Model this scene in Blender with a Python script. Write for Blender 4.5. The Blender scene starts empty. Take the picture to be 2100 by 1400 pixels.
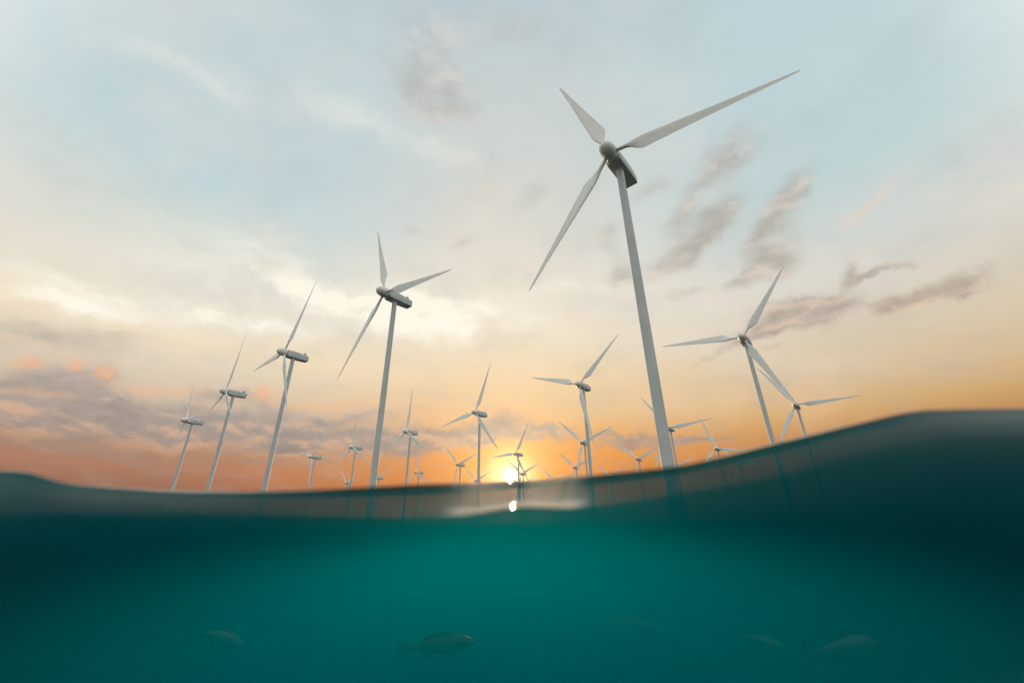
import bpy, bmesh, math, random
import numpy as np
from mathutils import Vector, Matrix

SC = bpy.context.scene
COL = SC.collection
random.seed(7)

# ------------------------------------------------------------------ camera
F_PX, PITCH, ROLL = 854.75, 0.43181, -0.01415          # for a 2100 px wide frame
cam = bpy.data.cameras.new('camera')
cam.sensor_width = 36.0
cam.lens = 36.0 * F_PX / 2100.0
cam.clip_start, cam.clip_end = 0.01, 30000.0
cam.dof.use_dof = True
cam.dof.focus_distance = 160.0
cam.dof.aperture_fstop = 0.95
camo = bpy.data.objects.new('camera', cam)
COL.objects.link(camo)
CP, SP = math.cos(PITCH), math.sin(PITCH)
FWD = Vector((0, CP, SP)); RT = Vector((1, 0, 0)); UP = Vector((0, -SP, CP))
c_, s_ = math.cos(ROLL), math.sin(ROLL)
RT, UP = c_ * RT + s_ * UP, -s_ * RT + c_ * UP
camo.matrix_world = Matrix((RT, UP, -FWD)).transposed().to_4x4()
SC.camera = camo


def ray(px, py):
    """unit direction of a point of the view (used to measure the sky and the swell once)"""
    return (FWD * F_PX + RT * (px - 1050) - UP * (py - 700)).normalized()


# ------------------------------------------------------------------ render
SC.render.engine = 'CYCLES'
SC.view_settings.view_transform = 'Standard'
SC.view_settings.look = 'None'
SC.view_settings.exposure = 0.0
SC.view_settings.gamma = 1.0
cy = SC.cycles
cy.max_bounces = 8
cy.diffuse_bounces = 3
cy.glossy_bounces = 3
cy.transmission_bounces = 2
cy.volume_bounces = 2
cy.transparent_max_bounces = 24
cy.caustics_reflective = True
cy.blur_glossy = 1.0
cy.caustics_refractive = False
cy.use_denoising = True
cy.sample_clamp_indirect = 6.0


# ------------------------------------------------------------------ node helpers
def lin(c):
    return tuple(((x / 255) / 12.92 if x / 255 <= 0.04045 else ((x / 255 + 0.055) / 1.055) ** 2.4) for x in c)


class N:
    def __init__(self, tree):
        self.t = tree
        self.n = tree.nodes
        self.l = tree.links

    def put(self, sock, v):
        if isinstance(v, bpy.types.NodeSocket):
            self.l.new(v, sock)
        elif v is not None:
            sock.default_value = v

    def math(self, op, a, b=None, c=None, clamp=False):
        n = self.n.new('ShaderNodeMath'); n.operation = op; n.use_clamp = clamp
        for i, v in enumerate((a, b, c)):
            self.put(n.inputs[i], v)
        return n.outputs[0]

    def vec(self, op, a, b=None, scale=None):
        n = self.n.new('ShaderNodeVectorMath'); n.operation = op
        self.put(n.inputs[0], a)
        self.put(n.inputs[1], b)
        if scale is not None:
            self.put(n.inputs['Scale'], scale)
        return n.outputs['Value'] if op in ('DOT_PRODUCT', 'LENGTH', 'DISTANCE') else n.outputs[0]

    def ramp(self, fac, stops, interp='LINEAR'):
        n = self.n.new('ShaderNodeValToRGB')
        cr = n.color_ramp; cr.interpolation = interp
        while len(cr.elements) < len(stops):
            cr.elements.new(0.5)
        for e, (p, c) in zip(cr.elements, sorted(stops)):
            e.position = p; e.color = (*c, 1)
        self.put(n.inputs[0], fac)
        return n.outputs[0]

    def mix(self, fac, a, b, blend='MIX'):
        n = self.n.new('ShaderNodeMix'); n.data_type = 'RGBA'; n.blend_type = blend
        n.clamp_factor = True
        self.put(n.inputs[0], fac)
        self.put(n.inputs[6], a if not isinstance(a, tuple) else (*a, 1))
        self.put(n.inputs[7], b if not isinstance(b, tuple) else (*b, 1))
        return n.outputs[2]

    def noise(self, vec, scale, detail=4, rough=0.5, color=False, dist=0.0):
        n = self.n.new('ShaderNodeTexNoise')
        self.put(n.inputs['Vector'], vec)
        n.inputs['Scale'].default_value = scale
        n.inputs['Detail'].default_value = detail
        n.inputs['Roughness'].default_value = rough
        n.inputs['Distortion'].default_value = dist
        return n.outputs['Color' if color else 'Fac']

    def smooth(self, v, lo, hi):
        n = self.n.new('ShaderNodeMapRange'); n.interpolation_type = 'SMOOTHSTEP'
        self.put(n.inputs[0], v)
        n.inputs[1].default_value = lo; n.inputs[2].default_value = hi
        return n.outputs[0]


# ------------------------------------------------------------------ sky
SUN = ray(1046, 974)
SUN_EL = math.asin(SUN.z)
SUN_AZ = math.atan2(SUN.x, SUN.y)

world = bpy.data.worlds.new('World')
SC.world = world
world.use_nodes = True
W = N(world.node_tree)
bg = world.node_tree.nodes['Background']
tc = W.n.new('ShaderNodeTexCoord')
D = tc.outputs['Generated']
sep = W.n.new('ShaderNodeSeparateXYZ'); W.l.new(D, sep.inputs[0])
X, Y, Z = sep.outputs
EL = W.math('ARCSINE', Z)
AZ = W.math('ARCTAN2', X, Y)
elf = W.math('DIVIDE', EL, math.pi / 2, clamp=True)


def el_of(px, py):
    return max(0.0, math.asin(ray(px, py).z) / (math.pi / 2))


def column(px, rows):
    return [(el_of(px, y), lin(c)) for y, c in rows]


left = column(100, [(20, (184, 208, 216)), (200, (190, 212, 217)), (350, (206, 216, 211)), (480, (224, 220, 208)),
                    (560, (232, 222, 203)), (620, (243, 225, 196)), (680, (226, 213, 190)), (740, (218, 200, 178)),
                    (800, (206, 186, 165)), (860, (184, 160, 142)), (900, (172, 136, 112)), (940, (176, 126, 100)),
                    (985, (158, 112, 90))])
mid = column(1050, [(20, (186, 202, 208)), (200, (203, 211, 210)), (350, (211, 214, 208)), (480, (222, 219, 208)),
                    (560, (232, 224, 209)), (650, (238, 226, 207)), (720, (238, 222, 192)), (780, (240, 212, 172)),
                    (850, (236, 196, 146)), (900, (234, 172, 104)), (940, (234, 154, 78)), (1010, (212, 124, 58))])
right = column(1950, [(20, (190, 211, 216)), (200, (191, 212, 214)), (350, (205, 213, 210)), (480, (214, 212, 203)),
                      (560, (218, 209, 193)), (650, (216, 199, 171)), (740, (214, 188, 152)), (800, (212, 172, 118)),
                      (840, (198, 152, 100)), (900, (176, 120, 78))])
azl = W.smooth(AZ, SUN_AZ, -0.78)
azr = W.smooth(AZ, SUN_AZ, 0.85)
sky = W.mix(azl, W.ramp(elf, mid), W.ramp(elf, left))
sky = W.mix(azr, sky, W.ramp(elf, right))
# unseen back sky: cool low down, brightened warm higher up to light the turbines
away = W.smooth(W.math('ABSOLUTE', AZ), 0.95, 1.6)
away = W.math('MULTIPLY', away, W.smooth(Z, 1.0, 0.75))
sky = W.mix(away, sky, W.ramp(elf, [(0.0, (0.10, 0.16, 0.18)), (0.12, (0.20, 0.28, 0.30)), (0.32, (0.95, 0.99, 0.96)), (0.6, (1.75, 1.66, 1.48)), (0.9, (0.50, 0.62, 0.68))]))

# warped direction for the clouds
n1 = W.vec('SUBTRACT', W.noise(D, 7.0, 6, 0.62, True), (0.5, 0.5, 0.5))
Dw = W.vec('ADD', D, W.vec('SCALE', n1, scale=0.11))
# cloud sheet coordinates: a plane high above, so wisps run to the horizon
zz = W.math('ADD', Z, 0.22)
comb = W.n.new('ShaderNodeCombineXYZ')
W.l.new(W.math('DIVIDE', X, zz), comb.inputs[0]); W.l.new(W.math('DIVIDE', Y, zz), comb.inputs[1])
mp = W.n.new('ShaderNodeMapping'); W.l.new(comb.outputs[0], mp.inputs[0])
mp.inputs['Rotation'].default_value = (0, 0, math.radians(38)); mp.inputs['Scale'].default_value = (0.55, 1.7, 1)
wisp = W.noise(mp.outputs[0], 1.5, 6, 0.55, dist=0.4)
fine = W.noise(W.vec('MULTIPLY', D, (1.0, 1.0, 2.0)), 8.0, 8, 0.6)
fine2 = W.noise(comb.outputs[0], 4.0, 7, 0.62)


def blob(px, py, w, h, tilt=0.0):
    """soft elliptical cloud at a direction: half width, half height in view px"""
    c = ray(px, py)
    t = math.radians(tilt)
    u = (ray(px + 40 * math.cos(t), py - 40 * math.sin(t)) - c)
    v = (ray(px + 40 * math.sin(t), py + 40 * math.cos(t)) - c)
    su, sv = u.length / 40 * w, v.length / 40 * h
    u.normalize(); v -= u * v.dot(u); v.normalize()
    r = W.vec('SUBTRACT', Dw, tuple(c))
    a = W.math('DIVIDE', W.vec('DOT_PRODUCT', r, tuple(u)), su)
    b = W.math('DIVIDE', W.vec('DOT_PRODUCT', r, tuple(v)), sv)
    q = W.math('MULTIPLY_ADD', a, a, W.math('MULTIPLY', b, b))
    return W.math('EXPONENT', W.math('MULTIPLY', q, -1.0))


def blobs(lst):
    tot = None
    for k, *p in lst:
        m = W.math('MULTIPLY', blob(*p), k)
        tot = m if tot is None else W.math('ADD', tot, m)
    return tot


# pale wisps everywhere
sky = W.mix(W.math('MULTIPLY', W.math('MULTIPLY', W.smooth(wisp, 0.46, 0.72), 0.45), W.smooth(elf, 0.10, 0.28)), sky, lin((232, 224, 212)))
sky = W.mix(W.math('MULTIPLY', W.smooth(fine2, 0.55, 0.30), 0.16), sky, lin((164, 172, 176)))
sky = W.mix(W.math('MULTIPLY', W.smooth(W.noise(Dw, 4.2, 6, 0.55), 0.52, 0.75), 0.30), sky, W.ramp(elf, [(0.0, lin((236, 170, 110))), (0.25, lin((250, 230, 205))), (0.6, lin((226, 216, 208))), (1.0, lin((214, 214, 214)))]))
# bright breaks
br = blobs([(1.5, 890, 645, 170, 36, -4), (0.7, 620, 600, 230, 40, -10), (0.85, 300, 612, 260, 20, -10),
            (0.55, 1210, 590, 110, 14, 4), (0.9, 130, 625, 200, 18, -8), (0.6, 480, 650, 150, 14, -8), (0.35, 560, 520, 200, 40, -12),
            (0.3, 800, 270, 200, 30, -20), (0.25, 420, 160, 180, 30, -25)])
br = W.math('MULTIPLY', br, W.math('MULTIPLY_ADD', W.smooth(W.noise(W.vec('MULTIPLY', Dw, (1.0, 1.0, 2.4)), 6.5, 7, 0.58), 0.34, 0.62), 1.0, 0.22))
sky = W.mix(W.math('MINIMUM', br, 0.95), sky, lin((255, 249, 232)))
# grey mauve clouds
gr = blobs([(1.0, 1480, 325, 75, 50, 55), (0.9, 1400, 430, 60, 28, 55), (1.1, 1410, 500, 100, 32, 38), (0.7, 1475, 440, 60, 26, 50), (0.9, 1625, 405, 90, 36, 58), (0.6, 1560, 480, 60, 24, 50),
            (1.0, 1590, 535, 62, 34, 30), (0.7, 1530, 585, 60, 20, 20), (1.15, 1660, 638, 105, 26, 8), (0.7, 1590, 668, 60, 20, 25),
            (0.9, 1720, 565, 26, 38, 10), (0.85, 1835, 535, 60, 12, 16), (0.8, 1770, 560, 40, 10, 20), (1.05, 1975, 560, 85, 26, 22), (0.85, 1870, 600, 60, 20, 24), (0.7, 1815, 630, 30, 26, 30),
            (0.8, 1530, 700, 50, 16, 25), (0.5, 1570, 720, 40, 8, 20),
            (0.75, 1275, 555, 44, 30, 40), (0.6, 1335, 380, 28, 60, -35), (0.6, 1250, 480, 40, 30, 30), (0.5, 1400, 600, 60, 14, 10),
            (0.9, 900, 110, 110, 80, -35), (0.85, 890, 200, 90, 50, -20), (0.6, 1060, 60, 110, 44, -10), (0.45, 1090, 390, 70, 36, 30), (0.5, 950, 495, 44, 14, 10), (0.5, 840, 478, 26, 16, 0),
            (0.35, 1445, 735, 40, 10, 10), (0.2, 250, 590, 90, 12, -22), (0.3, 150, 680, 260, 20, -6), (0.3, 560, 560, 100, 30, -20),
            # bank low on the left
            (1.0, 90, 820, 200, 50, 0), (1.0, 240, 860, 260, 44, -4), (0.95, 520, 885, 300, 26, -5), (0.8, 160, 775, 60, 26, 0), (0.6, 215, 770, 40, 30, 0), (0.5, 60, 765, 40, 24, 0),
            (0.9, 760, 905, 260, 26, 0), (0.7, 560, 835, 60, 24, -4), (0.6, 740, 850, 140, 16, 0), (0.7, 640, 865, 100, 12, 0), (0.6, 470, 815, 70, 20, 0),
            (0.95, 1010, 870, 90, 26, 4), (0.8, 940, 900, 160, 16, 0), (0.85, 1120, 890, 70, 16, 0), (0.8, 1290, 898, 70, 12, 4), (0.75, 1330, 915, 120, 10, 4),
            (0.7, 1430, 902, 90, 9, 0), (0.35, 100, 700, 380, 26, -6), (0.4, 620, 945, 200, 8, 0), (0.4, 180, 925, 200, 10, -4)])
gm = W.math('ADD', W.math('MULTIPLY', gr, 1.15), W.math('MULTIPLY', W.math('SUBTRACT', fine, 0.5), 1.25))
gm = W.math('MULTIPLY', W.smooth(gm, 0.10, 1.25), W.math('MINIMUM', W.math('MULTIPLY', gr, 3.5), 1.0))
grey = W.ramp(elf, [(0.0, lin((150, 112, 98))), (0.10, lin((164, 147, 137))), (0.16, lin((177, 167, 159))),
                    (0.24, lin((186, 172, 158))), (0.42, lin((186, 180, 171))), (0.7, lin((196, 200, 200)))])
Ds = W.vec('ADD', D, W.vec('SCALE', n1, scale=0.035))
RL = tuple((UP * 0.75 + RT * 0.35).normalized() * 0.014)
bump_a = W.noise(W.vec('MULTIPLY', Ds, (1.0, 1.0, 2.2)), 8.0, 6, 0.56)
bump_b = W.noise(W.vec('MULTIPLY', W.vec('ADD', Ds, RL), (1.0, 1.0, 2.2)), 8.0, 6, 0.56)
relief = W.math('SUBTRACT', bump_a, bump_b)                  # thinner towards the upper right: that flank catches the light
tex = W.math('MULTIPLY_ADD', W.noise(Dw, 22.0, 5, 0.6), 0.5, 0.75)
grey = W.vec('SCALE', grey, scale=W.math('MULTIPLY_ADD', W.math('SUBTRACT', W.noise(Dw, 11.0, 6, 0.6), 0.5), -0.45, 1.0))
grey = W.vec('SCALE', grey, scale=W.math('MAXIMUM', W.math('MULTIPLY_ADD', relief, 0.9, 1.0), 0.6))
peach = W.ramp(elf, [(0.0, lin((236, 160, 104))), (0.14, lin((244, 190, 146))), (0.3, lin((242, 214, 190))), (0.6, lin((226, 214, 204)))])
grey = W.mix(W.math('MULTIPLY', W.smooth(relief, 0.0, 0.13), 0.42), grey, peach)
dens = W.ramp(elf, [(0.0, (0.9,) * 3), (0.18, (0.95,) * 3), (0.3, (0.85,) * 3), (0.6, (0.75,) * 3)])
sky = W.mix(W.math('MULTIPLY', gm, W.math('MULTIPLY', dens, tex), clamp=True), sky, grey)
# lit, peach coloured rims
pk = blobs([(1.3, 60, 742, 22, 12, 0), (1.5, 150, 748, 24, 16, 0), (1.5, 218, 758, 24, 18, 0), (1.3, 552, 810, 24, 16, 0),
            (0.6, 340, 800, 130, 9, -4), (0.6, 90, 812, 90, 10, 0), (0.6, 1790, 395, 50, 12, 35), (0.5, 1730, 440, 40, 14, 30),
            (0.5, 1000, 390, 34, 18, 10), (0.45, 900, 235, 90, 20, -10), (0.5, 1870, 620, 60, 12, 22), (0.6, 1640, 810, 50, 8, 25),
            (0.7, 880, 850, 60, 10, 8), (0.7, 660, 825, 120, 7, 0), (0.5, 400, 915, 130, 7, 0), (0.5, 620, 925, 130, 6, 0),
            (0.6, 1060, 850, 60, 10, 8)])
pk = W.math('MULTIPLY', pk, W.math('ADD', W.math('MULTIPLY', fine2, 1.4), 0.1))
sky = W.mix(W.math('MULTIPLY', pk, 0.75, clamp=True), sky,
            W.ramp(elf, [(0.0, lin((232, 150, 92))), (0.12, lin((240, 178, 128))), (0.3, lin((243, 208, 182))), (0.5, lin((232, 212, 200)))]))
# the sun and the light air round it
cosang = W.vec('DOT_PRODUCT', D, tuple(SUN))
ang = W.math('ARCCOSINE', W.math('MINIMUM', cosang, 1.0))


def glow(width, k):
    return W.math('MULTIPLY', W.math('EXPONENT', W.math('MULTIPLY', W.math('POWER', W.math('DIVIDE', ang, width), 1.35), -1.0)), k)


def addc(base, f, c):
    v = W.vec('SCALE', c, scale=f)
    return W.vec('ADD', base, v)


sky = addc(sky, glow(0.20, 0.20), (1.0, 0.50, 0.10))
sky = addc(sky, glow(0.08, 0.42), (1.0, 0.66, 0.20))
sky = addc(sky, glow(0.034, 1.25), (1.0, 0.86, 0.52))
disc = W.smooth(ang, 0.0165, 0.008)
sky = addc(sky, W.math('MULTIPLY', disc, 9.0), (1.0, 0.92, 0.70))
below = W.smooth(Z, -0.002, -0.02)
sky = W.mix(below, sky, (0.02, 0.05, 0.055))
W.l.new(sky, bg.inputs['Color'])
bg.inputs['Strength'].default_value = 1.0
world.cycles.sampling_method = 'NONE'      # a broad even sky: the surfaces sample it themselves

sun = bpy.data.lights.new('sun', 'SUN')
sun.energy = 3.0
sun.angle = math.radians(0.6)
sun.color = (1.0, 0.74, 0.44)
suno = bpy.data.objects.new('sun', sun)
COL.objects.link(suno)
suno.rotation_euler = (-SUN).to_track_quat('-Z', 'Y').to_euler()


# ------------------------------------------------------------------ materials
def material(name):
    m = bpy.data.materials.new(name); m.use_nodes = True
    m.node_tree.nodes.clear()
    k = N(m.node_tree)
    out = k.n.new('ShaderNodeOutputMaterial')
    return m, k, out


def paint(name, base, rough=0.6, var=0.05, coat=0.0):
    m, k, out = material(name)
    p = k.n.new('ShaderNodeBsdfPrincipled')
    g = k.n.new('ShaderNodeTexCoord')
    nz = k.noise(g.outputs['Object'], 0.25, 2, 0.5)
    st = k.n.new('ShaderNodeMapping'); k.l.new(g.outputs['Object'], st.inputs[0]); st.inputs['Scale'].default_value = (1.5, 1.5, 0.06)
    streak = k.noise(st.outputs[0], 1.2, 2, 0.5)
    d = tuple(b * (1 - 2.2 * var) for b in base); l = tuple(min(0.85, b * (1 + var)) for b in base)
    c = k.mix(k.smooth(nz, 0.3, 0.7), d, l)
    c = k.mix(k.math('MULTIPLY', k.smooth(streak, 0.52, 0.75), 0.10), c, tuple(b * 0.8 for b in base))
    k.l.new(c, p.inputs['Base Color'])
    k.l.new(k.math('MULTIPLY_ADD', nz, 0.16, rough - 0.08), p.inputs['Roughness'])
    p.inputs['Specular IOR Level'].default_value = 0.3
    p.inputs['Coat Weight'].default_value = coat
    p.inputs['Coat Roughness'].default_value = 0.25
    k.l.new(p.outputs[0], out.inputs[0])
    return m


M_PAINT = paint('turbine_paint', (0.50, 0.53, 0.53), var=0.03)
M_BLADE = paint('blade_paint', (0.84, 0.83, 0.80), var=0.02)
M_HUB = paint('hub_paint', (0.80, 0.77, 0.69), 0.45, 0.04, 0.25)
M_DARK = paint('sensor_metal', (0.12, 0.13, 0.14), 0.45, 0.1, 0.0)


# ------------------------------------------------------------------ mesh helpers
def mesh_obj(name, verts, faces, mat, parent=None, smooth=True, auto=None):
    me = bpy.data.meshes.new(name)
    me.from_pydata([tuple(v) for v in verts], [], faces)
    me.materials.append(mat)
    bm = bmesh.new(); bm.from_mesh(me)
    bmesh.ops.recalc_face_normals(bm, faces=bm.faces)
    if smooth:
        for f in bm.faces:
            f.smooth = True
        if auto is not None:
            for e in bm.edges:
                if len(e.link_faces) == 2 and e.calc_face_angle(0) > auto:
                    e.smooth = False
    bm.to_mesh(me); bm.free()
    o = bpy.data.objects.new(name, me)
    COL.objects.link(o)
    o.parent = parent
    return o


def loft(rings, cap0=True, cap1=True):
    """rings of equal point count -> verts, faces"""
    n = len(rings[0]); V = [p for r in rings for p in r]; Fc = []
    for i in range(len(rings) - 1):
        for j in range(n):
            a = i * n + j; b = i * n + (j + 1) % n
            Fc.append((a, b, b + n, a + n))
    if cap0:
        Fc.append(tuple(range(n))[::-1])
    if cap1:
        Fc.append(tuple(range((len(rings) - 1) * n, len(rings) * n)))
    return V, Fc


# ------------------------------------------------------------------ water: a steep swell right before the camera, open sea behind
def pchip(xs, ys, q):
    xs = np.asarray(xs, float); ys = np.asarray(ys, float)
    h = np.diff(xs); d = np.diff(ys) / h
    m = np.zeros_like(ys)
    for i in range(1, len(xs) - 1):
        if d[i - 1] * d[i] > 0:
            w1, w2 = 2 * h[i] + h[i - 1], h[i] + 2 * h[i - 1]
            m[i] = (w1 + w2) / (w1 / d[i - 1] + w2 / d[i])
    m[0], m[-1] = d[0], d[-1]
    q = np.clip(q, xs[0], xs[-1])
    i = np.clip(np.searchsorted(xs, q) - 1, 0, len(xs) - 2)
    t = (q - xs[i]) / h[i]
    return ((2 * t**3 - 3 * t**2 + 1) * ys[i] + (t**3 - 2 * t**2 + t) * h[i] * m[i] + (-2 * t**3 + 3 * t**2) * ys[i + 1] + (t**3 - t**2) * h[i] * m[i + 1])


CREST = [(-150, 962), (0, 962), (40, 964), (60, 967), (90, 976), (130, 987), (170, 993), (300, 1001), (350, 1003.5), (500, 1005),
         (620, 1005), (750, 1001), (860, 996), (1000, 989), (1100, 984), (1200, 977), (1300, 967), (1380, 958), (1480, 937), (1560, 917),
         (1640, 898), (1720, 879), (1800, 861), (1860, 848), (1900, 843), (2000, 840), (2100, 838), (2250, 836)]
FOOT = [(-150, 1055), (0, 1050), (200, 1052), (400, 1056), (650, 1062), (860, 1066), (1000, 1062), (1150, 1050), (1270, 1036),
        (1400, 1014), (1540, 990), (1650, 965), (1700, 948), (1800, 924), (1900, 906), (2100, 895), (2250, 890)]


def slopes(line):
    a, e = [], []
    for px, py in line:
        r = ray(px, py)
        a.append(r.x / r.y); e.append(r.z / r.y)
    return a, e


CA, CE = slopes(CREST)
FA, FE = slopes(FOOT)
S = 0.5                                                 # size of the swell
TROUGH, SEA = -0.6 * S, 0.36


def swell(xs, ys):
    """height of the water over a grid: trough, steep face, calm shelf before the sun, crest, long back, open sea"""
    az = np.concatenate([np.linspace(-1.9, -1.3, 12, endpoint=False), np.linspace(-1.3, 1.3, 420), np.linspace(1.3, 1.9, 13)[1:]])
    tab = np.zeros((len(az), len(ys)))
    y0 = 1.95 * S
    for i, a in enumerate(az):
        t = math.exp(-(abs(a - 0.005) / 0.10) ** 2)             # the flat shelf before the sun
        C, L = float(pchip(CA, CE, a)), float(pchip(FA, FE, a))
        L += 0.016 * t
        yt = y0 + (0.03 + 0.85 * t) * S
        yc = yt + (0.07 + 0.28 * t) * S
        T = L + (0.16 + 0.22 * (1 - t) ** 4) * (C - L)
        yb = yc + (11.0 + 9.0 * (1 - t)) * S
        ym = 0.5 * (yc + yb)
        yd = yb + 4.0 * S
        half = 0.5 * (y0 + yt)
        low = np.array([(-9e3, SEA), (-16 * S, SEA), (-2 * S, TROUGH), (1.55 * S, TROUGH), (1.78 * S, TROUGH + 0.10 * S), (1.88 * S, TROUGH * .45), (y0, y0 * L)])
        front = np.array([(y0, L), (half, 0.5 * T + 0.5 * L), (yt, T), (yc, C)])
        back = np.array([(yc, C), (ym, 0.90 * C + 0.10 * L), (yb, 0.74 * C + 0.26 * L), (yd, max(0.05 * C + 0.95 * L, 1.25 * SEA / yd)), (yd + 10 * S, max(0.8 * L, 1.12 * SEA / (yd + 10 * S))), (yd + 26 * S, 1.03 * SEA / (yd + 26 * S)), (yd + 34 * S, SEA / (yd + 34 * S))])
        z = pchip(low[:, 0], low[:, 1], ys)
        k1 = (ys >= y0) & (ys < yc); k2 = (ys >= yc) & (ys < yd + 34 * S)
        z[k1] = ys[k1] * pchip(front[:, 0], front[:, 1], ys[k1])
        z[k2] = ys[k2] * pchip(back[:, 0], back[:, 1], ys[k2])
        z[ys >= yd + 34 * S] = SEA
        tab[i] = z
    Z = np.zeros((len(xs), len(ys)))
    for j, y in enumerate(ys):
        Z[:, j] = np.interp(xs / max(y, 0.35), az, tab[:, j])
    fade = 1.0 / (1.0 + np.maximum(0.0, np.abs(xs) - 9.0) ** 2 / 120.0)
    return SEA + (Z - SEA) * fade[:, None]


def spread(lo, hi, step, far, grow):
    v = list(np.arange(lo, hi + 1e-6, step)); s = step
    a = []
    t = hi
    while t < far:
        s *= grow; t += s; a.append(min(t, far))
    b = []
    t, s = lo, step
    while t > -far:
        s *= grow; t -= s; b.append(max(t, -far))
    return np.array(b[::-1] + v + a)


XS = spread(-3.0, 3.0, 0.025, 8000.0, 1.16)
XS = np.unique(np.round(np.concatenate([XS[np.abs(XS) > 0.62], np.arange(-0.62, 0.6201, 0.006)]), 5))
YS = np.concatenate([-np.geomspace(8000, 1.0, 34), np.linspace(-0.7, 0.72, 14), np.arange(0.75, 0.955, 0.008), np.arange(0.957, 1.08, 0.0025), np.arange(1.082, 1.8, 0.007), np.arange(1.81, 4.2, 0.03), np.geomspace(4.25, 14, 44)[0:], np.geomspace(15, 8000, 44)])
ZZ = swell(XS, YS)
gx, gy = np.meshgrid(XS, YS, indexing='ij')
near = np.exp(-(np.hypot(gx, gy - 2) / 9.0) ** 2)
rip = (0.0040 * np.sin(5.1 * gx + 1.7 * gy + 0.6) + 0.0030 * np.sin(2.3 * gx - 6.3 * gy + 1.9) + 0.0022 * np.sin(9.7 * gx + 4.9 * gy)
       + 0.0016 * np.sin(-7.9 * gx + 11.3 * gy + 0.4) + 0.006 * np.sin(1.3 * gx + 0.5 * gy))
ZZ = ZZ + rip * near * S * 0.8
nx, ny = ZZ.shape
top = np.stack([gx, gy, ZZ], -1).reshape(-1, 3)
DEPTH = -14.0
border = [(i, 0) for i in range(nx)] + [(nx - 1, j) for j in range(1, ny)] + [(i, ny - 1) for i in range(nx - 2, -1, -1)] + [(0, j) for j in range(ny - 2, 0, -1)]
verts = [tuple(p) for p in top]
idx0 = len(verts)
for i, j in border:
    verts.append((XS[i], YS[j], DEPTH))
faces = [(i * ny + j, (i + 1) * ny + j, (i + 1) * ny + j + 1, i * ny + j + 1) for i in range(nx - 1) for j in range(ny - 1)]
nb = len(border)
for k in range(nb):
    a = border[k][0] * ny + border[k][1]; k2 = (k + 1) % nb; b = border[k2][0] * ny + border[k2][1]
    faces.append((b, a, idx0 + k, idx0 + k2))
faces.append(tuple(idx0 + k for k in range(nb))[::-1])

m, k, out = material('sea_water')
geo = k.n.new('ShaderNodeNewGeometry')
tcw = k.n.new('ShaderNodeTexCoord')
bump = k.n.new('ShaderNodeBump')
bump.inputs['Strength'].default_value = 0.3
bump.inputs['Distance'].default_value = 0.02
mpw = k.n.new('ShaderNodeMapping'); k.l.new(tcw.outputs['Object'], mpw.inputs[0]); mpw.inputs['Scale'].default_value = (1.0, 4.0, 1.0)
bn = k.noise(mpw.outputs[0], 1.6, 3, 0.5)
off = k.smooth(k.vec('LENGTH', tcw.outputs['Object']), 9.0, 30.0)      # the open sea is choppier than the lee of the swell
bn2 = k.math('MULTIPLY', k.noise(tcw.outputs['Object'], 0.7, 6, 0.6), k.math('MULTIPLY', off, 14.0))
k.l.new(k.math('ADD', bn, bn2), bump.inputs['Height'])
lw = k.vec('DOT_PRODUCT', bump.outputs[0], geo.outputs['Incoming'])
fac = k.math('POWER', k.math('SUBTRACT', 1.0, k.math('ABSOLUTE', lw), clamp=True), 5.0)      # how much a grazing ray is thrown back
tr = k.n.new('ShaderNodeBsdfTransparent')
gl = k.n.new('ShaderNodeBsdfGlossy'); k.l.new(k.math('MULTIPLY_ADD', off, 0.4, 0.11), gl.inputs['Roughness'])
k.l.new(bump.outputs[0], gl.inputs['Normal'])
gl.inputs['Anisotropy'].default_value = 0.6
front = k.math('SUBTRACT', 1.0, geo.outputs['Backfacing'])
gi = k.n.new('ShaderNodeCombineColor')                      # light thrown back down from inside is lost in the deep
for q_ in range(3):
    k.l.new(front, gi.inputs[q_])
k.l.new(gi.outputs[0], gl.inputs['Color'])
tg = k.n.new('ShaderNodeCombineXYZ'); tg.inputs[0].default_value = 1.0
k.l.new(tg.outputs[0], gl.inputs['Tangent'])
mx = k.n.new('ShaderNodeMixShader')
k.l.new(fac, mx.inputs[0]); k.l.new(tr.outputs[0], mx.inputs[1]); k.l.new(gl.outputs[0], mx.inputs[2])
k.l.new(mx.outputs[0], out.inputs['Surface'])
vs = k.n.new('ShaderNodeVolumeScatter')
vs.inputs['Color'].default_value = (0.0, 0.88, 1.0, 1)
vs.inputs['Density'].default_value = 0.031
vs.inputs['Anisotropy'].default_value = 0.64
va = k.n.new('ShaderNodeVolumeAbsorption')
va.inputs['Color'].default_value = (0.34, 0.36, 0.44, 1)
va.inputs['Density'].default_value = 0.28
ad = k.n.new('ShaderNodeAddShader')
k.l.new(vs.outputs[0], ad.inputs[0]); k.l.new(va.outputs[0], ad.inputs[1])
k.l.new(ad.outputs[0], out.inputs['Volume'])
water = mesh_obj('water', verts, faces, m)
water['kind'] = 'structure'
water['label'] = 'teal sea water in a smooth swell, cut by the waterline'

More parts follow.
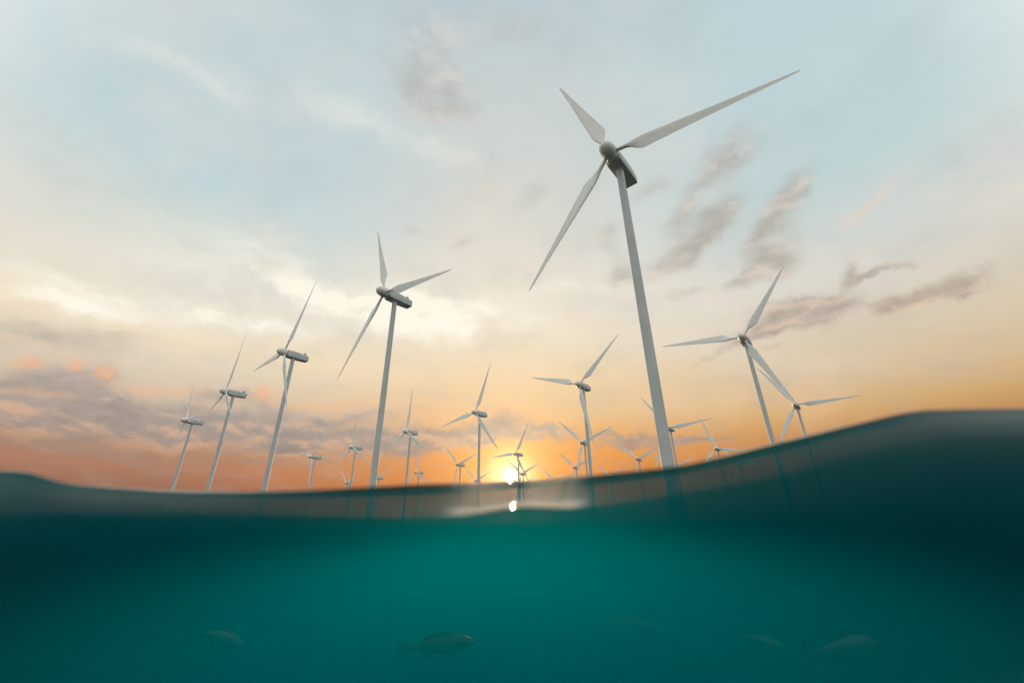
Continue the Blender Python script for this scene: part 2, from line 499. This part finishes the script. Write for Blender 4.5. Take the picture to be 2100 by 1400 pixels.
# added scattering volume, shaped to put the green glow under the sun
PC, PR = Vector((0.1, 4.9, -1.33)), Vector((6.6, 4.6, 1.62))
bm = bmesh.new()
bmesh.ops.create_icosphere(bm, subdivisions=5, radius=1.0)
for v in bm.verts:
    v.co = Vector((v.co.x * PR.x, v.co.y * PR.y, v.co.z * PR.z))
me = bpy.data.meshes.new('glow_volume'); bm.to_mesh(me); bm.free()
glow_vol = bpy.data.objects.new('glow_volume', me); COL.objects.link(glow_vol)
glow_vol.location = PC
m, k, out = material('glow_volume')
tcm = k.n.new('ShaderNodeTexCoord')
rr = k.vec('LENGTH', k.vec('DIVIDE', tcm.outputs['Object'], tuple(PR)))
vm = k.n.new('ShaderNodeVolumeScatter')
vm.inputs['Color'].default_value = (0.0, 1.0, 0.94, 1)
k.l.new(k.math('MULTIPLY', k.smooth(rr, 1.0, 0.2), 0.64), vm.inputs['Density'])
vm.inputs['Anisotropy'].default_value = 0.62
k.l.new(vm.outputs[0], out.inputs['Volume'])
me.materials.append(m)
glow_vol['kind'] = 'structure'
glow_vol['label'] = 'added scattering volume shaping the green glow below the waterline'


# ------------------------------------------------------------------ wind turbines
HUB_H, BLADE, OVER, YAW, TILT = 97.16, 45.0, 5.6, -0.69409, 0.0167


def blade_mesh():
    rings = []
    nseg = 20
    prof = [(1.6, 1.05, 1.0, 0.5, 8.16), (4.0, 1.05, 1.0, 0.5, 8.16), (5.2, 1.15, 0.95, 0.49, 8.16), (6.6, 2.0, 0.62, 0.43, 7.82), (8.2, 3.4, 0.36, 0.37, 7.14),
            (9.6, 4.25, 0.26, 0.34, 6.46), (10.4, 4.35, 0.245, 0.33, 6.12), (12.0, 4.12, 0.235, 0.33, 5.61), (16, 3.62, 0.22, 0.33, 4.59),
            (22, 2.92, 0.20, 0.33, 3.40), (28, 2.28, 0.185, 0.33, 2.38), (34, 1.66, 0.175, 0.33, 1.70), (39, 1.18, 0.165, 0.33, 1.36),
            (42.5, 0.82, 0.16, 0.34, 1.02), (44.3, 0.52, 0.16, 0.36, 0.85), (44.9, 0.2, 0.16, 0.45, 0.85)]
    for r, c, th, ax, b in prof:
        ring = []
        circ = max(0.0, min(1.0, (th - 0.3) / 0.7))
        for i in range(nseg):
            a = 2 * math.pi * i / nseg
            xc = 0.5 - 0.5 * math.cos(a)                # 0 nose .. 1 tail .. 0
            naca = 5 * th * (0.2969 * math.sqrt(max(xc, 0)) - 0.126 * xc - 0.3516 * xc**2 + 0.2843 * xc**3 - 0.1015 * xc**4)
            camber = 0.035 * (1 - circ) * 4 * xc * (1 - xc)
            sgn = 1 if a <= math.pi else -1
            yn = sgn * naca * (1.0 if sgn > 0 else 0.7) + camber
            yc_ = 0.5 * th * math.sin(a)
            y_ = circ * yc_ + (1 - circ) * yn
            px, py = (xc - ax) * c, y_ * c
            b_ = math.radians(b)
            ring.append((px * math.cos(b_) - py * math.sin(b_), px * math.sin(b_) + py * math.cos(b_), r))
        rings.append(ring)
    return loft(rings)


def tower_mesh():
    rings = []
    n = 40
    zs = [-13.5, 0, 20, 40, 40.12, 60, 68, 68.12, 80, 94.8]
    for z in zs:
        r = 1.30 - (1.30 - 1.03) * max(0, z) / 94.8
        rings.append([(r * math.cos(2 * math.pi * i / n), r * math.sin(2 * math.pi * i / n), z) for i in range(n)])
    for r, z in ((1.32, 94.8), (1.36, 94.86), (1.36, 95.4)):
        rings.append([(r * math.cos(2 * math.pi * i / n), r * math.sin(2 * math.pi * i / n), z) for i in range(n)])
    return loft(rings)


def nacelle_mesh():
    """y from the rotor (negative) to the rear (positive); flat belly, rounded back"""
    def section(w, zt, zb, rt, rb, y):
        pts = []
        for cx, cz, r, a0 in ((w - rt, zt - rt, rt, 0), (-(w - rt), zt - rt, rt, 90), (-(w - rb), zb + rb, rb, 180), (w - rb, zb + rb, rb, 270)):
            for q in range(7):
                a = math.radians(a0 + 15 * q)
                pts.append((cx + r * math.cos(a), y, cz + r * math.sin(a)))
        return pts
    S_ = [(1.95, 1.98, -1.95, 1.8, 0.6, -4.05), (2.12, 2.2, -2.12, 1.95, 0.6, -3.95), (2.22, 2.3, -2.2, 1.95, 0.55, -3.0), (2.2, 2.28, -2.2, 1.8, 0.45, 0.0),
          (2.15, 2.12, -2.15, 1.5, 0.3, 3.0), (2.02, 1.78, -2.06, 1.35, 0.28, 6.0), (1.9, 1.5, -1.98, 1.2, 0.26, 7.7), (1.8, 1.4, -1.9, 1.1, 0.24, 8.05),
          (1.6, 1.2, -1.7, 0.95, 0.2, 8.2)]
    return loft([section(*s) for s in S_])


def hub_mesh():
    rings = []
    n = 36
    prof = [(-4.05, 0.12), (-3.98, 0.5), (-3.75, 0.98), (-3.3, 1.5), (-2.6, 1.93), (-1.7, 2.18), (-0.6, 2.28), (0.5, 2.26), (1.1, 2.18), (1.25, 2.05)]
    for y, r in prof:
        rings.append([(r * math.cos(2 * math.pi * i / n), y, r * math.sin(2 * math.pi * i / n)) for i in range(n)])
    return loft(rings)


def sensor_mesh():
    V, Fc = [], []

    def add(v, f):
        o = len(V); V.extend(v); Fc.extend(tuple(i + o for i in q) for q in f)
    n = 12
    circ = lambda r, z, x=0, y=0: [(x + r * math.cos(2 * math.pi * i / n), y + r * math.sin(2 * math.pi * i / n), z) for i in range(n)]
    add(*loft([circ(0.66, -0.6), circ(0.66, 0.35), circ(0.60, 0.55), circ(0.40, 0.72), circ(0.12, 0.78)]))
    add(*loft([circ(0.05, 0.5, 0.3), circ(0.05, 1.15, 0.3)]))
    add(*loft([circ(0.12, 1.1, 0.3), circ(0.15, 1.2, 0.3), circ(0.07, 1.28, 0.3)]))
    return V, Fc


PROTO = {}


def part(name, key, maker, mat, parent, auto=None):
    if key not in PROTO:
        v, f = maker()
        o = mesh_obj(name, v, f, mat, parent, True, auto)
        PROTO[key] = o
    else:
        o = PROTO[key].copy()
        COL.objects.link(o)
        o.parent = parent
    o.name = name
    return o


def turbine(x, y, phase, label):
    t = bpy.data.objects.new('wind_turbine', None)
    COL.objects.link(t)
    t.location = (x, y, 0)
    t.rotation_euler = (0, 0, YAW)
    t.empty_display_size = 5
    t['label'] = label
    t['category'] = 'wind turbine'
    t['group'] = 'white wind turbines standing in the sea'
    part('tower', 'tower', tower_mesh, M_PAINT, t, math.radians(50))
    nac = part('nacelle', 'nacelle', nacelle_mesh, M_PAINT, t, math.radians(40))
    nac.location = (0, 0, HUB_H)
    sen = part('wind_sensor', 'sensor', sensor_mesh, M_DARK, nac, math.radians(40))
    sen.location = (0.35, 6.1, 2.05)
    # the rotor axis leans up a little
    hub = part('hub', 'hub', hub_mesh, M_HUB, t, math.radians(60))
    hub.location = (0, -OVER * math.cos(TILT), HUB_H + OVER * math.sin(TILT))
    hub.rotation_euler = (-TILT, 0, 0)
    for q in range(3):
        b = part('blade', 'blade', blade_mesh, M_BLADE, t, math.radians(55))
        b.location = hub.location
        b.rotation_euler = (Matrix.Rotation(-TILT, 3, 'X') @ Matrix.Rotation(phase + q * 2 * math.pi / 3, 3, 'Y')).to_euler()
    return t


TURBINES = [
    (31.91, 89.14, 1.768, 'huge white wind turbine towering highest of all, its rotor filling the upper sky'),
    (-52.28, 161.85, 1.748, 'second tallest white turbine, seen against the bright white break in the clouds'),
    (-128.84, 225.98, 0.507, 'white turbine next left of the bright cloud break, one blade hanging across its own tower'),
    (-206.55, 295.56, 0.152, 'white turbine whose lower left blade tip touches the nacelle of the leftmost turbine'),
    (-293.5, 376.2, 1.637, 'leftmost of the wind turbines, a short blade lying along its nacelle'),
    (131.51, 214.11, 0.689, 'white turbine right of the huge one, its lowest blade pointing at a lower turbine hub'),
    (51.56, 290.93, 0.868, 'mid-sized turbine just left of the huge tower, one blade pointing level left'),
    (-29.54, 362.72, 0.39, 'mid-sized turbine in the middle, its tower standing just left of the setting sun'),
    (-106.74, 432.75, 0.072, 'turbine right of the second tallest tower with one blade straight up'),
    (-191.14, 512.34, 2.052, 'turbine just left of the second tallest tower, with one blade straight up'),
    (-267.7, 575.36, 0.797, 'small turbine with one blade hanging parallel beside its tower, left of the second tallest tower'),
    (245.19, 352.13, 1.602, 'rightmost turbine, low hub near the rising waterline, one long blade pointing right'),
    (163.49, 433.31, 1.516, 'turbine half hidden behind the huge tower foot, a blade reaching out to the right'),
    (84.55, 502.29, 1.283, 'small turbine with its rotor crossing behind the tower left of the huge turbine'),
    (6.42, 574.98, 0.522, 'turbine directly above the setting sun, washed pale by its glow'),
    (-82.13, 660.85, 1.293, 'small turbine left of the sun, two blades raised in a wide V'),
    (-162.25, 740.68, 2.055, 'tiny turbine with a straight raised blade, low beside the second tallest tower'),
    (-249.96, 807.84, 1.274, 'tiny turbine peeping out right behind the second tallest tower foot'),
    (-333.98, 880.7, 1.269, 'tiny low turbine left of the second tallest tower, crossed by another tower'),
    (265.92, 554.01, 1.796, 'turbine with its hub sitting on the waterline slope right of the huge tower'),
    (183.99, 630.05, 1.224, 'small turbine close left of the huge tower foot, two blades raised in a V'),
    (101.8, 706.27, 1.254, 'small low turbine right of the sun, its V of blades beside a tower foot'),
    (16.61, 780.61, 1.228, 'faint small turbine bathed in the sun glow, right of the sun disc'),
    (-73.37, 876.2, 1.236, 'tiny turbine behind the middle tower foot, left of the sun'),
    (363.97, 695.81, 1.42, 'sunken turbine showing a single blade over the waterline, farthest right of the tiny ones'),
    (269.36, 737.22, 1.264, 'turbine sunk behind the huge tower foot with only blade tips showing'),
    (186.01, 830.95, 1.228, 'sunken turbine showing just a V of blades between two towers right of the sun'),
    (86.96, 908.43, 1.309, 'sunken turbine right of the sun, only two blade tips over the waterline'),
    (13.91, 987.4, 1.256, 'farthest turbine, a tiny blade tip in the glow at the waterline'),
]
for tb in TURBINES:
    turbine(*tb)


# ------------------------------------------------------------------ fish
def scales(name, back, belly, metal=0.25, line=(-0.1, 0.12)):
    m, k, out = material(name)
    p = k.n.new('ShaderNodeBsdfPrincipled')
    g = k.n.new('ShaderNodeTexCoord')
    sp = k.n.new('ShaderNodeSeparateXYZ'); k.l.new(g.outputs['Object'], sp.inputs[0])
    vo = k.n.new('ShaderNodeTexVoronoi'); vo.inputs['Scale'].default_value = 46; k.l.new(g.outputs['Object'], vo.inputs['Vector'])
    nz = k.noise(g.outputs['Object'], 9, 4, 0.6)
    c = k.mix(k.smooth(k.math('ADD', sp.outputs[2], k.math('MULTIPLY', k.math('SUBTRACT', nz, 0.5), 0.1)), -0.1, 0.12), belly, back)
    c = k.mix(k.math('MULTIPLY', k.smooth(vo.outputs['Distance'], 0.2, 0.7), 0.35), c, tuple(b * 0.5 for b in back))
    k.l.new(c, p.inputs['Base Color'])
    p.inputs['Metallic'].default_value = metal
    p.inputs['Specular IOR Level'].default_value = 0.12
    p.inputs['Roughness'].default_value = 0.28
    k.l.new(p.outputs[0], out.inputs[0])
    return m


M_FISH = scales('fish_scales', (0.004, 0.012, 0.012), (0.008, 0.022, 0.022), 0.0)
M_LIT_BACK = scales('lit_back_scales', (0.05, 0.30, 0.29), (0.005, 0.03, 0.03), 0.3, (0.10, 0.15))  # pale back colour stands in for the highlight along the fish's top
M_FIN = paint('fin_skin', (0.006, 0.02, 0.02), 0.45, 0.1, 0.1)
M_EYE = paint('eye_gloss', (0.02, 0.02, 0.02), 0.1, 0.1, 0.8)


def fish_body():
    n = 20
    prof = [(0.50, 0.012, 0.012, -0.005), (0.485, 0.03, 0.03, -0.004), (0.45, 0.056, 0.045, 0.0), (0.39, 0.088, 0.06, 0.004), (0.31, 0.118, 0.07, 0.006), (0.2, 0.142, 0.076, 0.004),
            (0.08, 0.148, 0.074, 0.0), (-0.05, 0.134, 0.064, -0.002), (-0.17, 0.104, 0.05, -0.002), (-0.27, 0.072, 0.034, 0.0), (-0.35, 0.047, 0.02, 0.002),
            (-0.41, 0.042, 0.013, 0.003), (-0.44, 0.045, 0.008, 0.003)]
    return loft([[(x, w * math.cos(2 * math.pi * i / n), zo + h * math.sin(2 * math.pi * i / n)) for i in range(n)] for x, h, w, zo in prof])


def fin(outline, t0=0.012, t1=0.003):
    """a tapering membrane with thickness: outline in x,z; root points first half"""
    V = []
    n = len(outline)
    for s in (1, -1):
        for x, z, k_ in outline:
            V.append((x, s * (t0 * (1 - k_) + t1 * k_) * 0.5, z))
    Fc = [tuple(range(n)), tuple(range(n, 2 * n))[::-1]]
    for i in range(n):
        j = (i + 1) % n
        Fc.append((i, i + n, j + n, j))
    return V, Fc


TAIL = [(-0.42, -0.04, 0), (-0.42, 0.045, 0), (-0.49, 0.10, .6), (-0.60, 0.16, 1), (-0.575, 0.09, 1), (-0.545, 0.0, .9), (-0.575, -0.085, 1), (-0.60, -0.15, 1), (-0.49, -0.095, .6)]
DORSAL = [(0.20, 0.135, 0), (0.14, 0.205, 1), (0.08, 0.235, 1), (0.03, 0.215, 1), (-0.03, 0.19, 1), (-0.09, 0.205, 1), (-0.16, 0.20, 1), (-0.24, 0.135, 1), (-0.25, 0.066, 0), (-0.1, 0.11, 0), (0.05, 0.135, 0)]
ANAL = [(-0.06, -0.125, 0), (-0.12, -0.19, 1), (-0.19, -0.18, 1), (-0.24, -0.12, 1), (-0.26, -0.06, 0)]
PELVIC = [(0.20, -0.13, 0), (0.13, -0.215, 1), (0.07, -0.20, 1), (0.09, -0.14, 0)]


def eye_mesh():
    n = 12
    return loft([[(0.016 * math.sin(math.pi * q / 6 + 0.02) * math.cos(2 * math.pi * i / n), 0.014 * -math.cos(math.pi * q / 6 + 0.02), 0.016 * math.sin(math.pi * q / 6 + 0.02) * math.sin(2 * math.pi * i / n)) for i in range(n)] for q in range(7)])


def fish(px, py, dist, length, head, pitch, label, slim=1.0, lit_back=False):
    p = ray(px, py); p = p * (dist / p.y)
    t = bpy.data.objects.new('fish', None)
    COL.objects.link(t)
    t.location = p
    t.rotation_euler = (0, -math.radians(pitch), math.radians(head))
    t.scale = (length, length, length * slim)
    t.empty_display_size = 0.1
    t['label'] = label
    t['category'] = 'fish'
    t['group'] = 'dim fish swimming under the waterline'
    part('body', 'lit_back_body' if lit_back else 'fish_body', fish_body, M_LIT_BACK if lit_back else M_FISH, t)
    part('tail_fin', 'fish_tail', lambda: fin(TAIL), M_FIN, t, 0.6)
    part('dorsal_fin', 'fish_dorsal', lambda: fin(DORSAL), M_FIN, t, 0.6)
    part('anal_fin', 'fish_anal', lambda: fin(ANAL), M_FIN, t, 0.6)
    for s in (1, -1):
        f = part('pelvic_fin', 'fish_pelvic', lambda: fin(PELVIC), M_FIN, t, 0.6)
        f.location = (0, 0.03 * s, 0)
        e = part('eye', 'fish_eye', eye_mesh, M_EYE, t)
        e.location = (0.40, 0.052 * s, 0.028)
    return t


fish(902, 1322, 4.6, 0.66, 0, 4, 'dark fish swimming right with raised dorsal fin, the clearest of the fish', 0.72)
fish(1310, 1290, 6.6, 0.92, 180, 6, 'dim fish swimming left with a tall back fin, right of the clearest fish')
fish(455, 1308, 5.6, 0.58, -14, -8, 'dim fish with a pale curved back, far left of the clearest fish', 0.9, True)
fish(1735, 1330, 5.6, 0.98, 14, 2, 'big dim fish with a pale curved back, lowest on the right', 0.8, True)
fish(1562, 1314, 5.8, 0.46, -20, -14, 'small dim fish between the big right one and the left facing one', 0.85, True)


# ------------------------------------------------------------------ thin evening haze over the sea
if True:
    bm = bmesh.new()
    bmesh.ops.create_cube(bm, size=1.0)
    for v in bm.verts:
        v.co = Vector((v.co.x * 19000, v.co.y * 19000, -15.5 if v.co.z < 0 else 240.0))
    me = bpy.data.meshes.new('haze'); bm.to_mesh(me); bm.free()
    haze = bpy.data.objects.new('haze', me); COL.objects.link(haze)
    m, k, out = material('haze_air')
    pv = k.n.new('ShaderNodeVolumePrincipled')
    pv.inputs['Color'].default_value = (0.96, 0.9, 0.8, 1)
    pv.inputs['Density'].default_value = 0.000004
    pv.inputs['Anisotropy'].default_value = 0.88
    k.l.new(pv.outputs[0], out.inputs['Volume'])
    me.materials.append(m)
    haze['kind'] = 'stuff'
    haze['label'] = 'thin warm evening haze over the sea'
